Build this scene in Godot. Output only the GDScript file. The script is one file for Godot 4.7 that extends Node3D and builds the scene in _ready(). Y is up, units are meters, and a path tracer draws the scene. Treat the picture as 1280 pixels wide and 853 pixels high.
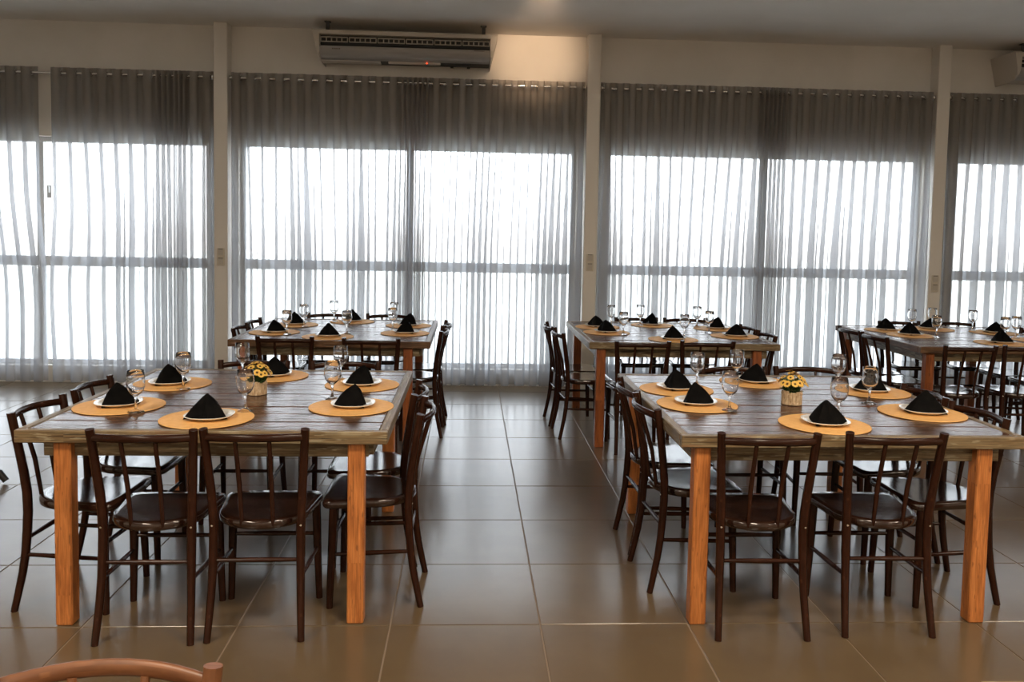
extends Node3D

# ---------------------------------------------------------------- mesh building
class MB:
	var v := PackedVector3Array()
	var uv := PackedVector2Array()
	var sg := PackedInt32Array()

	# triangles of one closed piece; turned so that its faces look outward (clockwise)
	func piece(tv: PackedVector3Array, tuv: PackedVector2Array, tg: PackedInt32Array, closed := true) -> void:
		var c := Vector3.ZERO
		for p in tv:
			c += p
		c /= maxf(1.0, tv.size())
		var vol := 0.0
		if closed:
			for i in range(0, tv.size(), 3):
				vol += (tv[i] - c).dot((tv[i + 1] - c).cross(tv[i + 2] - c))
		var flip := vol > 0.0
		for i in range(0, tv.size(), 3):
			var o := [i, i + 2, i + 1] if flip else [i, i + 1, i + 2]
			for k in o:
				v.append(tv[k])
				uv.append(tuv[k])
				sg.append(tg[i])

	# a stack of rings made of one outline (x, z); each ring is (scale, y) or (scale, y, dx, dz)
	func rings(outline: PackedVector2Array, stack: Array, groups: Array = [], at := Vector3.ZERO) -> void:
		var n := outline.size()
		var tv := PackedVector3Array()
		var tuv := PackedVector2Array()
		var tg := PackedInt32Array()
		for k in stack.size() - 1:
			var a = stack[k]
			var b = stack[k + 1]
			var g: int = groups[k] if k < groups.size() else 0
			for i in n:
				var j := (i + 1) % n
				var p := Vector3(outline[i].x * a[0], a[1], outline[i].y * a[0])
				var q := Vector3(outline[j].x * a[0], a[1], outline[j].y * a[0])
				var r := Vector3(outline[j].x * b[0], b[1], outline[j].y * b[0])
				var s := Vector3(outline[i].x * b[0], b[1], outline[i].y * b[0])
				if a[0] > 1e-6:
					for w in [p, q, r]:
						tv.append(w + at)
						tuv.append(Vector2(w.x, w.z + w.y))
						tg.append(g)
				if b[0] > 1e-6:
					for w in [p, r, s]:
						tv.append(w + at)
						tuv.append(Vector2(w.x, w.z + w.y))
						tg.append(g)
		piece(tv, tuv, tg)

	func lathe(profile: Array, sides := 24, at := Vector3.ZERO, groups: Array = []) -> void:
		rings(MB.circle(1.0, sides), profile, groups, at)

	static func circle(r: float, n: int) -> PackedVector2Array:
		var o := PackedVector2Array()
		for i in n:
			o.append(Vector2(cos(TAU * i / n), sin(TAU * i / n)) * r)
		return o

	# a bar along points, each with a radius; flat squeezes it across the bend, ref is the direction of the second half axis
	func tube(pts: Array, radii: Array, sides := 10, squash := 1.0, ref := Vector3.UP, twist := 0.0) -> void:
		var n := pts.size()
		var rings_ := []
		for k in n:
			var d: Vector3 = (pts[mini(k + 1, n - 1)] - pts[maxi(k - 1, 0)]).normalized()
			var r := ref
			if absf(d.dot(r)) > 0.95:
				r = Vector3.RIGHT if absf(d.x) < 0.9 else Vector3.BACK
			var s := d.cross(r).normalized()
			var t := s.cross(d).normalized()
			var ring := PackedVector3Array()
			for i in sides:
				var a := TAU * i / sides + twist
				ring.append(pts[k] + (s * cos(a) * squash + t * sin(a)) * radii[k])
			rings_.append(ring)
		var tv := PackedVector3Array()
		var tuv := PackedVector2Array()
		var tg := PackedInt32Array()
		var along := 0.0
		for k in n - 1:
			var step: float = (pts[k + 1] - pts[k]).length()
			for i in sides:
				var j := (i + 1) % sides
				for w in [[k, i, 0], [k, j, 0], [k + 1, j, 1], [k, i, 0], [k + 1, j, 1], [k + 1, i, 1]]:
					tv.append(rings_[w[0]][w[1]])
					tuv.append(Vector2(along + step * w[2], float(i) / sides * 0.15))
					tg.append(0 if sides > 6 else -1)
			along += step
		for e in [[0, 1], [n - 1, -1]]:
			for i in range(1, sides - 1):
				var o := [0, i + 1, i] if e[1] == 1 else [0, i, i + 1]
				for w in o:
					tv.append(rings_[e[0]][w])
					tuv.append(Vector2(rings_[e[0]][w].x, rings_[e[0]][w].z))
					tg.append(-1)
		piece(tv, tuv, tg)

	# a box with chamfered edges; uv runs along its longest side
	func box(c: Vector3, size: Vector3, bevel := 0.003, off := Vector2.ZERO, b := Basis.IDENTITY) -> void:
		var h := size / 2.0
		var w := minf(bevel, minf(h.x, minf(h.y, h.z)) * 0.9)
		var long := 0
		if size.y > size.x and size.y >= size.z:
			long = 1
		elif size.z > size.x:
			long = 2
		var tv := PackedVector3Array()
		var tuv := PackedVector2Array()
		var tg := PackedInt32Array()
		var corner := func(sx: int, sy: int, sz: int, ax: int) -> Vector3:
			var p := Vector3(h.x * sx, h.y * sy, h.z * sz)
			for k in 3:
				if k != ax:
					p[k] -= w * [sx, sy, sz][k]
			return p
		var quads := []
		for ax in 3:
			var a1 := (ax + 1) % 3
			var a2 := (ax + 2) % 3
			for s in [-1, 1]:
				var q := []
				for k in [[-1, -1], [1, -1], [1, 1], [-1, 1]]:
					var sgn := [0, 0, 0]
					sgn[ax] = s
					sgn[a1] = k[0]
					sgn[a2] = k[1]
					q.append(corner.call(sgn[0], sgn[1], sgn[2], ax))
				quads.append([q, ax])
			for s1 in [-1, 1]:
				for s2 in [-1, 1]:
					var q := []
					for k in [[-1, a1], [1, a1], [1, a2], [-1, a2]]:
						var sgn := [0, 0, 0]
						sgn[ax] = k[0]
						sgn[a1] = s1
						sgn[a2] = s2
						q.append(corner.call(sgn[0], sgn[1], sgn[2], k[1]))
					quads.append([q, a1])
		for sx in [-1, 1]:
			for sy in [-1, 1]:
				for sz in [-1, 1]:
					quads.append([[corner.call(sx, sy, sz, 0), corner.call(sx, sy, sz, 1), corner.call(sx, sy, sz, 2)], 0])
		for qa in quads:
			var q: Array = qa[0]
			var nn: Vector3 = (q[1] - q[0]).cross(q[2] - q[0])
			var mid := Vector3.ZERO
			for p in q:
				mid += p
			if nn.dot(mid) > 0.0:
				q.reverse()
			var ax: int = qa[1]
			for t in ([[0, 1, 2], [0, 2, 3]] if q.size() == 4 else [[0, 1, 2]]):
				for k in t:
					var p: Vector3 = q[k]
					var u := p[long] if ax != long else p[(long + 1) % 3]
					var r := 0
					for m in 3:
						if m != ax and m != long:
							r = m
					tv.append(c + b * p)
					tuv.append(Vector2(u, p[r]) + off)
					tg.append(-1)
		piece(tv, tuv, tg, false)

	# an outline in a plane pushed along an axis: pts in (a, b), from t0 to t1 along n
	func prism(pts: Array, o: Vector3, a: Vector3, bb: Vector3, nrm: Vector3, t0: float, t1: float, scale1 := 1.0, smooth := false) -> void:
		var n := pts.size()
		var tv := PackedVector3Array()
		var tuv := PackedVector2Array()
		var tg := PackedInt32Array()
		var poly := PackedVector2Array()
		for p in pts:
			poly.append(p)
		var idx := Geometry2D.triangulate_polygon(poly)
		for i in n:
			var j := (i + 1) % n
			for w in [[i, 0], [j, 0], [j, 1], [i, 0], [j, 1], [i, 1]]:
				var p: Vector2 = pts[w[0]]
				tv.append(o + a * p.x + bb * p.y + nrm * (t1 if w[1] else t0))
				tuv.append(Vector2(t1 if w[1] else t0, p.x + p.y))
				tg.append(0 if smooth else -1)
		var rev := 1.0 if Geometry2D.is_polygon_clockwise(poly) else -1.0
		for side in 2:
			for k in range(0, idx.size(), 3):
				var p0: Vector2 = pts[idx[k]]
				var p1: Vector2 = pts[idx[k + 1]]
				var p2: Vector2 = pts[idx[k + 2]]
				var ccw := (p1 - p0).cross(p2 - p0) > 0.0
				var flip := (ccw == (rev < 0.0)) != (side == 1)
				for m in ([0, 2, 1] if flip else [0, 1, 2]):
					var p: Vector2 = pts[idx[k + m]]
					tv.append(o + a * p.x + bb * p.y + nrm * (t1 if side else t0))
					tuv.append(p)
					tg.append(-1)
		piece(tv, tuv, tg)

	func mesh() -> ArrayMesh:
		var st := SurfaceTool.new()
		st.begin(Mesh.PRIMITIVE_TRIANGLES)
		for i in v.size():
			st.set_smooth_group(sg[i])
			st.set_uv(uv[i])
			st.add_vertex(v[i])
		st.generate_normals()
		st.index()
		return st.commit()


# ---------------------------------------------------------------- nodes
var taken := {}
var M := {}

func numbered(n: String) -> String:
	if not taken.has(n):
		taken[n] = 0
		return n
	taken[n] += 1
	return "%s_%03d" % [n, taken[n]]

func part(called: String, mesh: Mesh, m: Material, parent: Node3D, at := Vector3.ZERO, basis_ := Basis.IDENTITY) -> MeshInstance3D:
	var o := MeshInstance3D.new()
	o.name = called
	o.mesh = mesh
	o.material_override = m
	o.transform = Transform3D(basis_, at)
	parent.add_child(o, true)
	return o

func tag(o: Node3D, label: String, category: String, group := "") -> Node3D:
	o.set_meta("label", label)
	o.set_meta("category", category)
	if group:
		o.set_meta("group", group)
	return o

func thing(called: String, label: String, category: String, at := Vector3.ZERO, turn := 0.0, group := "") -> Node3D:
	var o := Node3D.new()
	o.name = numbered(called)
	add_child(o, true)
	o.position = at
	o.rotation.y = turn
	return tag(o, label, category, group)

func single(called: String, mesh: Mesh, m: Material, label: String, category: String, at := Vector3.ZERO, turn := 0.0, group := "") -> MeshInstance3D:
	var o := part(numbered(called), mesh, m, self, at, Basis(Vector3.UP, turn))
	tag(o, label, category, group)
	return o

func structure(called: String, mesh: Mesh, m: Material, at := Vector3.ZERO) -> MeshInstance3D:
	var o := part(called, mesh, m, self, at)
	o.set_meta("kind", "structure")
	return o

func structure_root(called: String, label := "") -> Node3D:
	var o := Node3D.new()
	o.name = called
	add_child(o, true)
	o.set_meta("kind", "structure")
	if label:
		o.set_meta("label", label)
	return o

func copy(src: Node3D, called: String, label: String, category: String, at: Vector3, turn: float, group: String) -> Node3D:
	var o: Node3D = src.duplicate()
	o.name = numbered(called)
	add_child(o, true)
	o.position = at
	o.rotation.y = turn
	return tag(o, label, category, group)

# ---------------------------------------------------------------- materials
func mat(called: String, c: Color, rough := 0.6, spec := 0.5) -> StandardMaterial3D:
	var m := StandardMaterial3D.new()
	m.resource_name = called
	m.albedo_color = c.linear_to_srgb()
	m.roughness = rough
	m.metallic_specular = spec
	M[called] = m
	return m

func noise(s: int, f: float, oct := 4, kind := FastNoiseLite.TYPE_SIMPLEX_SMOOTH) -> FastNoiseLite:
	var n := FastNoiseLite.new()
	n.seed = s
	n.frequency = f
	n.noise_type = kind
	n.fractal_octaves = oct
	return n

# wood: grain runs along u; tones are linear colours, blended by slow and fine noise; cracks are dark slits
func wood_texture(s: int, w: int, h: int, tones: Array, contrast: float, cracks: float, worn: Color, worn_share: float) -> Array:
	var n1 := noise(s, 1.0, 4)
	var n2 := noise(s + 7, 1.0, 5)
	var n3 := noise(s + 13, 1.0, 3)
	var im := Image.create(w, h, false, Image.FORMAT_RGB8)
	var hm := Image.create(w, h, false, Image.FORMAT_RGB8)
	for y in h:
		for x in w:
			var u := float(x) / w
			var q := float(y) / h
			var slow := n1.get_noise_2d(u * 3.0, q * 9.0) * 0.5 + 0.5
			var fine := n2.get_noise_2d(u * 6.0 + n1.get_noise_2d(u * 4.0, q * 4.0) * 0.5, q * 70.0)
			var streak := n3.get_noise_2d(u * 5.0 + 40.0, q * 34.0)
			var k: float = clampf(slow * (tones.size() - 1) + streak * 0.9, 0.0, tones.size() - 1.001)
			var c: Color = tones[int(k)].lerp(tones[int(k) + 1], k - int(k))
			c = c * (1.0 + fine * contrast)
			var wear := smoothstep(1.0 - worn_share, 1.08 - worn_share, n3.get_noise_2d(u * 9.0 + 90.0, q * 16.0) * 0.5 + 0.5 + fine * 0.18)
			c = c.lerp(worn * (1.0 + fine * 0.4), wear)
			var slit := smoothstep(0.52, 0.62, n3.get_noise_2d(u * 2.2 + 11.0, q * 60.0 + 5.0)) * cracks
			c = c.lerp(Color(0.012, 0.008, 0.006), slit)
			im.set_pixel(x, y, Color(clampf(c.r, 0, 1), clampf(c.g, 0, 1), clampf(c.b, 0, 1)).linear_to_srgb())
			var hh := clampf(0.55 + fine * 0.3 - slit * 0.5, 0, 1)
			hm.set_pixel(x, y, Color(hh, hh, hh))
	return [ImageTexture.create_from_image(im), ImageTexture.create_from_image(hm)]

func wood(called: String, tex: Array, rough: float, su: float, sv: float, relief := 0.12, tint := Color.WHITE, off := Vector2.ZERO) -> StandardMaterial3D:
	var m := mat(called, tint, rough)
	m.albedo_texture = tex[0]
	m.heightmap_enabled = true
	m.heightmap_texture = tex[1]
	m.heightmap_scale = relief
	m.uv1_scale = Vector3(su, sv, 1)
	m.uv1_offset = Vector3(off.x, off.y, 0)
	return m

func mottled(called: String, c: Color, d: Color, rough: float, scale: float, s: int, oct := 5) -> StandardMaterial3D:
	var n := noise(s, 0.012, oct)
	var im := Image.create(256, 256, false, Image.FORMAT_RGB8)
	var base := n.get_seamless_image(256, 256)
	for y in 256:
		for x in 256:
			var k := smoothstep(0.2, 0.8, base.get_pixel(x, y).r)
			im.set_pixel(x, y, c.lerp(d, k).linear_to_srgb())
	var m := mat(called, Color.WHITE, rough)
	m.albedo_texture = ImageTexture.create_from_image(im)
	m.uv1_triplanar = true
	m.uv1_world_triplanar = true
	m.uv1_scale = Vector3.ONE * scale
	return m

func materials() -> void:
	var top := wood_texture(3, 768, 384, [Color(0.03, 0.016, 0.010), Color(0.11, 0.046, 0.024), Color(0.075, 0.05, 0.038), Color(0.16, 0.066, 0.03), Color(0.10, 0.078, 0.062)], 0.6, 0.95, Color(0.2, 0.175, 0.15), 0.26)
	for k in 4:
		var m := wood("plank_wood_%d" % k, top, 0.3, 0.7, 1.1, 0.11, [Color(1, 1, 1), Color(0.88, 0.8, 0.76), Color(0.95, 0.9, 0.86), Color(0.8, 0.74, 0.72)][k], Vector2(0.21 * k, 0.27 * k))
		m.roughness_texture = top[1]
		m.roughness_texture_channel = BaseMaterial3D.TEXTURE_CHANNEL_RED
		m.roughness = 0.43
	var edge := wood_texture(21, 768, 128, [Color(0.05, 0.026, 0.012), Color(0.15, 0.098, 0.048), Color(0.20, 0.15, 0.082), Color(0.16, 0.066, 0.026)], 0.85, 0.95, Color(0.28, 0.235, 0.155), 0.34)
	wood("edge_wood", edge, 0.42, 0.7, 3.0, 0.15)
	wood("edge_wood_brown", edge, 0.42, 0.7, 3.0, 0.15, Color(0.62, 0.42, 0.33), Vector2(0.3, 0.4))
	var legt := wood_texture(33, 512, 128, [Color(0.28, 0.088, 0.022), Color(0.44, 0.15, 0.038), Color(0.55, 0.21, 0.062)], 0.45, 0.45, Color(0.22, 0.075, 0.022), 0.26)
	wood("leg_wood", legt, 0.4, 1.0, 3.0, 0.08)
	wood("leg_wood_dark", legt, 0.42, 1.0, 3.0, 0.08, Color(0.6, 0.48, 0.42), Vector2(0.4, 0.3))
	wood("apron_wood", edge, 0.45, 0.7, 3.0, 0.15, Color.WHITE, Vector2(0.1, 0.2))
	var cht := wood_texture(45, 384, 128, [Color(0.016, 0.005, 0.0026), Color(0.026, 0.0085, 0.0042), Color(0.038, 0.0125, 0.006)], 0.4, 0.25, Color(0.055, 0.020, 0.009), 0.16)
	var c := wood("chair_wood", cht, 0.24, 1.2, 4.0, 0.02)
	c.metallic_specular = 0.36
	var c2 := wood("chair_wood_red", cht, 0.42, 1.2, 4.0, 0.05, Color.WHITE, Vector2(0.3, 0.3))
	c2.albedo_color = Color(1.0, 1.0, 1.0)
	c2.albedo_texture = wood_texture(47, 384, 128, [Color(0.10, 0.036, 0.014), Color(0.165, 0.064, 0.025), Color(0.21, 0.086, 0.036)], 0.35, 0.2, Color(0.3, 0.13, 0.05), 0.2)[0]
	var seatt := wood_texture(51, 384, 192, [Color(0.015, 0.006, 0.004), Color(0.023, 0.0095, 0.0058), Color(0.031, 0.013, 0.0075)], 0.3, 0.2, Color(0.045, 0.02, 0.011), 0.2)
	var se := wood("seat_wood", seatt, 0.15, 2.0, 2.0, 0.05)
	se.clearcoat_enabled = true
	se.clearcoat = 0.6
	se.clearcoat_roughness = 0.12
	for k in 3:
		var t := mottled("tile_%d" % k, Color(0.118, 0.081, 0.045) * [1.0, 0.98, 1.02][k], Color(0.128, 0.089, 0.050) * [1.0, 0.98, 1.02][k], 0.3, 0.9, 60 + k)
		t.metallic_specular = 0.3
		t.clearcoat_enabled = true
		t.clearcoat = 0.6
		t.clearcoat_roughness = 0.17
	mat("grout", Color(0.24, 0.18, 0.13), 0.8)
	mat("screw", Color(0.6, 0.55, 0.45), 0.35).metallic = 0.9
	mottled("wall_paint", Color(0.70, 0.675, 0.635), Color(0.74, 0.715, 0.675), 0.75, 0.4, 71)
	mottled("ceiling_paint", Color(0.70, 0.675, 0.635), Color(0.74, 0.715, 0.675), 0.75, 0.3, 72)
	mat("column_paint", Color(0.72, 0.69, 0.645), 0.5)
	mottled("paving", Color(0.55, 0.54, 0.5), Color(0.65, 0.64, 0.6), 0.9, 0.2, 73)
	mat("aluminium", Color(0.62, 0.64, 0.66), 0.4, 0.5)
	var gl := mat("pane_glass", Color(0.95, 0.97, 0.98, 0.06), 0.02)
	gl.transparency = BaseMaterial3D.TRANSPARENCY_ALPHA
	gl.albedo_color.a = 0.04
	var cu := mat("sheer_cloth", Color(0.25, 0.222, 0.195, 0.66), 0.95, 0.1)
	cu.transparency = BaseMaterial3D.TRANSPARENCY_ALPHA
	cu.albedo_color.a = 0.66
	cu.backlight_enabled = true
	cu.backlight = Color(0.56, 0.58, 0.61)
	cu.cull_mode = BaseMaterial3D.CULL_DISABLED
	mat("chrome", Color(0.7, 0.7, 0.7), 0.18).metallic = 1.0
	mat("dark_metal", Color(0.05, 0.05, 0.05), 0.4)
	var g := mat("wine_glass", Color(1, 1, 1, 0.0), 0.01)
	g.albedo_color = Color(1, 1, 1, 0.0)
	g.transparency = BaseMaterial3D.TRANSPARENCY_ALPHA
	g.refraction_enabled = true
	g.refraction_scale = 0.05
	mat("porcelain", Color(0.8, 0.79, 0.76), 0.12)
	var nap := mottled("napkin_cloth", Color(0.0035, 0.0035, 0.004), Color(0.007, 0.0068, 0.0068), 0.9, 6.0, 81)
	nap.metallic_specular = 0.15
	var pm := mottled("placemat_weave", Color(0.80, 0.45, 0.16), Color(0.86, 0.50, 0.19), 0.6, 9.0, 82)
	pm.metallic_specular = 0.4
	var bark := wood_texture(91, 256, 128, [Color(0.32, 0.2, 0.11), Color(0.5, 0.36, 0.22), Color(0.6, 0.46, 0.31)], 0.5, 0.7, Color(0.66, 0.55, 0.42), 0.3)
	wood("birch_bark", bark, 0.8, 6.0, 4.0, 0.2)
	mat("soil", Color(0.02, 0.013, 0.008), 0.95)
	mat("leaf_green", Color(0.03, 0.075, 0.015), 0.5).cull_mode = BaseMaterial3D.CULL_DISABLED
	mat("stem_green", Color(0.06, 0.11, 0.03), 0.6)
	var pe := mat("petal_yellow", Color(0.85, 0.55, 0.12), 0.55)
	pe.cull_mode = BaseMaterial3D.CULL_DISABLED
	pe.backlight_enabled = true
	pe.backlight = Color(0.5, 0.32, 0.06)
	mat("flower_brown", Color(0.08, 0.03, 0.01), 0.85)
	mat("plastic_white", Color(0.52, 0.48, 0.43), 0.4)
	mat("plastic_switch", Color(0.6, 0.55, 0.46), 0.4)
	mat("plastic_silver", Color(0.34, 0.33, 0.32), 0.3)
	mat("plastic_black", Color(0.012, 0.012, 0.012), 0.45)
	mat("print_grey", Color(0.14, 0.10, 0.085), 0.6)
	var led := mat("indicator_light", Color(0.8, 0.1, 0.05), 0.5)
	led.emission_enabled = true
	led.emission = Color(1.0, 0.25, 0.12)
	led.emission_energy_multiplier = 2.2
	var lamp := mat("lamp_diffuser", Color(0.9, 0.85, 0.78), 0.6)
	lamp.emission_enabled = true
	lamp.emission = Color(1.0, 0.82, 0.62)
	lamp.emission_energy_multiplier = 1.3

# ---------------------------------------------------------------- room
const WALL_Z := -8.3
const ROOM_X0 := -6.05
const ROOM_X1 := 8.4
const ROOM_Z1 := 4.2
const CEIL := 3.54
const COLS := [-2.43, 1.203, 4.765]
const WINS := [[-5.92, -2.59], [-2.30, 1.075], [1.377, 4.68], [5.04, 8.30]]
const WIN_TOP := 2.43
const WIN_BOT := 0.17
const RAIL := 1.205
const TILE := 0.6

func room() -> void:
	var mb := MB.new()
	var cx := (ROOM_X0 + ROOM_X1) / 2.0
	var w := ROOM_X1 - ROOM_X0
	var cz := (WALL_Z + ROOM_Z1) / 2.0
	var d := ROOM_Z1 - WALL_Z
	# floor: grout bed with a tile for each square
	mb.box(Vector3(cx, -0.053, cz), Vector3(w + 0.5, 0.1, d + 0.5), 0.0)
	var fl := structure("floor", mb.mesh(), M.grout)
	var x0 := 0.3068
	var z0 := -3.1953
	var full := MB.new()
	full.box(Vector3(0, -0.004, 0), Vector3(TILE - 0.006, 0.008, TILE - 0.006), 0.0012)
	var fm := full.mesh()
	var rest := MB.new()
	var rng := RandomNumberGenerator.new()
	rng.seed = 5
	for k in range(-13, 9):
		for l in range(-11, 14):
			var a := maxf(x0 + l * TILE, ROOM_X0)
			var b := minf(x0 + (l + 1) * TILE, ROOM_X1)
			var near := minf(z0 - k * TILE, ROOM_Z1)
			var far := maxf(z0 - (k + 1) * TILE, WALL_Z)
			if b - a < 0.02 or near - far < 0.02:
				continue
			var mid := Vector3((a + b) / 2, 0, (near + far) / 2)
			var whole := absf(b - a - TILE) < 0.001 and absf(near - far - TILE) < 0.001
			if k >= -2:
				var lift := Vector3(0, rng.randf_range(-0.0004, 0.0004), 0)
				if whole:
					part("tile", fm, M["tile_%d" % (rng.randi() % 3)], fl, mid + lift)
				else:
					var cut := MB.new()
					cut.box(Vector3(0, -0.004, 0), Vector3(b - a - 0.006, 0.008, near - far - 0.006), 0.0012)
					part("tile", cut.mesh(), M["tile_%d" % (rng.randi() % 3)], fl, mid + lift)
			else:
				rest.box(mid + Vector3(0, -0.004, 0), Vector3(b - a - 0.006, 0.008, near - far - 0.006), 0.0012)
	part("tiles", rest.mesh(), M.tile_0, fl).set_meta("kind", "stuff")
	# ceiling and walls
	mb = MB.new()
	mb.box(Vector3(cx, CEIL + 0.08, cz), Vector3(w + 0.5, 0.16, d + 0.5), 0.0)
	structure("ceiling", mb.mesh(), M.ceiling_paint)
	for s in [[ROOM_X0 - 0.1, "wall_left"], [ROOM_X1 + 0.1, "wall_right"]]:
		mb = MB.new()
		mb.box(Vector3(s[0], CEIL / 2, cz), Vector3(0.2, CEIL, d + 0.4), 0.0)
		structure(s[1], mb.mesh(), M.wall_paint)
	mb = MB.new()
	mb.box(Vector3(cx, CEIL / 2, ROOM_Z1 + 0.1), Vector3(w, CEIL, 0.2), 0.0)
	structure("wall_back", mb.mesh(), M.wall_paint)
	mb = MB.new()
	var zc := WALL_Z - 0.09
	mb.box(Vector3(cx, (CEIL + WIN_TOP) / 2, zc), Vector3(w, CEIL - WIN_TOP, 0.18), 0.0)
	mb.box(Vector3(cx, WIN_BOT / 2, zc), Vector3(w, WIN_BOT, 0.18), 0.0)
	var edges := [ROOM_X0]
	for q in WINS:
		edges.append_array(q)
	edges.append(ROOM_X1)
	for i in range(0, edges.size(), 2):
		var a: float = edges[i]
		var b: float = edges[i + 1]
		mb.box(Vector3((a + b) / 2, (WIN_TOP + WIN_BOT) / 2, zc), Vector3(b - a, WIN_TOP - WIN_BOT, 0.18), 0.0)
	structure("wall_front", mb.mesh(), M.wall_paint)
	# columns standing proud of the window wall
	for i in 3:
		mb = MB.new()
		mb.box(Vector3(0, CEIL / 2, 0), Vector3(0.132, CEIL, 0.15), 0.006)
		structure("trim_%d" % (i + 1), mb.mesh(), M.column_paint, Vector3(COLS[i], 0, WALL_Z + 0.075))
	# windows
	for i in WINS.size():
		var a: float = WINS[i][0]
		var b: float = WINS[i][1]
		var r := structure_root("window_%d" % (i + 1))
		r.position = Vector3((a + b) / 2, WIN_BOT, WALL_Z - 0.11)
		var ww := b - a
		var hh := WIN_TOP - WIN_BOT
		mb = MB.new()
		for s in [-1, 1]:
			mb.box(Vector3(s * (ww / 2 - 0.025), hh / 2, 0), Vector3(0.05, hh, 0.07), 0.004)
		mb.box(Vector3(0, 0.025, 0), Vector3(ww - 0.1, 0.05, 0.07), 0.004)
		mb.box(Vector3(0, hh - 0.025, 0), Vector3(ww - 0.1, 0.05, 0.07), 0.004)
		part("window_frame", mb.mesh(), M.aluminium, r)
		mb = MB.new()
		mb.box(Vector3(0, hh / 2, 0), Vector3(0.075, hh - 0.1, 0.066), 0.004)
		part("mullion", mb.mesh(), M.aluminium, r)
		for s in [-1, 1]:
			mb = MB.new()
			mb.box(Vector3(s * (ww / 4 - 0.006), RAIL - WIN_BOT, 0), Vector3(ww / 2 - 0.088, 0.1, 0.05), 0.004)
			part("transom", mb.mesh(), M.aluminium, r)
			for lv in [[0.05, RAIL - WIN_BOT - 0.05], [RAIL - WIN_BOT + 0.05, hh - 0.05]]:
				mb = MB.new()
				mb.box(Vector3(s * (ww / 4 - 0.006), (lv[0] + lv[1]) / 2, 0), Vector3(ww / 2 - 0.088, lv[1] - lv[0], 0.006), 0.0)
				part("pane", mb.mesh(), M.pane_glass, r)
		if i == 0:
			mb = MB.new()
			mb.box(Vector3(0.1, 1.72, 0.05), Vector3(0.045, 0.13, 0.02), 0.004)
			mb.box(Vector3(0.1, 1.74, 0.07), Vector3(0.02, 0.06, 0.03), 0.004)
			part("window_latch", mb.mesh(), M.aluminium, r)
	# paving outside
	mb = MB.new()
	mb.box(Vector3(cx, -0.1, WALL_Z - 20.2), Vector3(80, 0.1, 40), 0.0)
	structure("terrace", mb.mesh(), M.paving)

# ---------------------------------------------------------------- curtains
const ROD_Y := 3.02
const ROD_Z := -8.19

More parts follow.
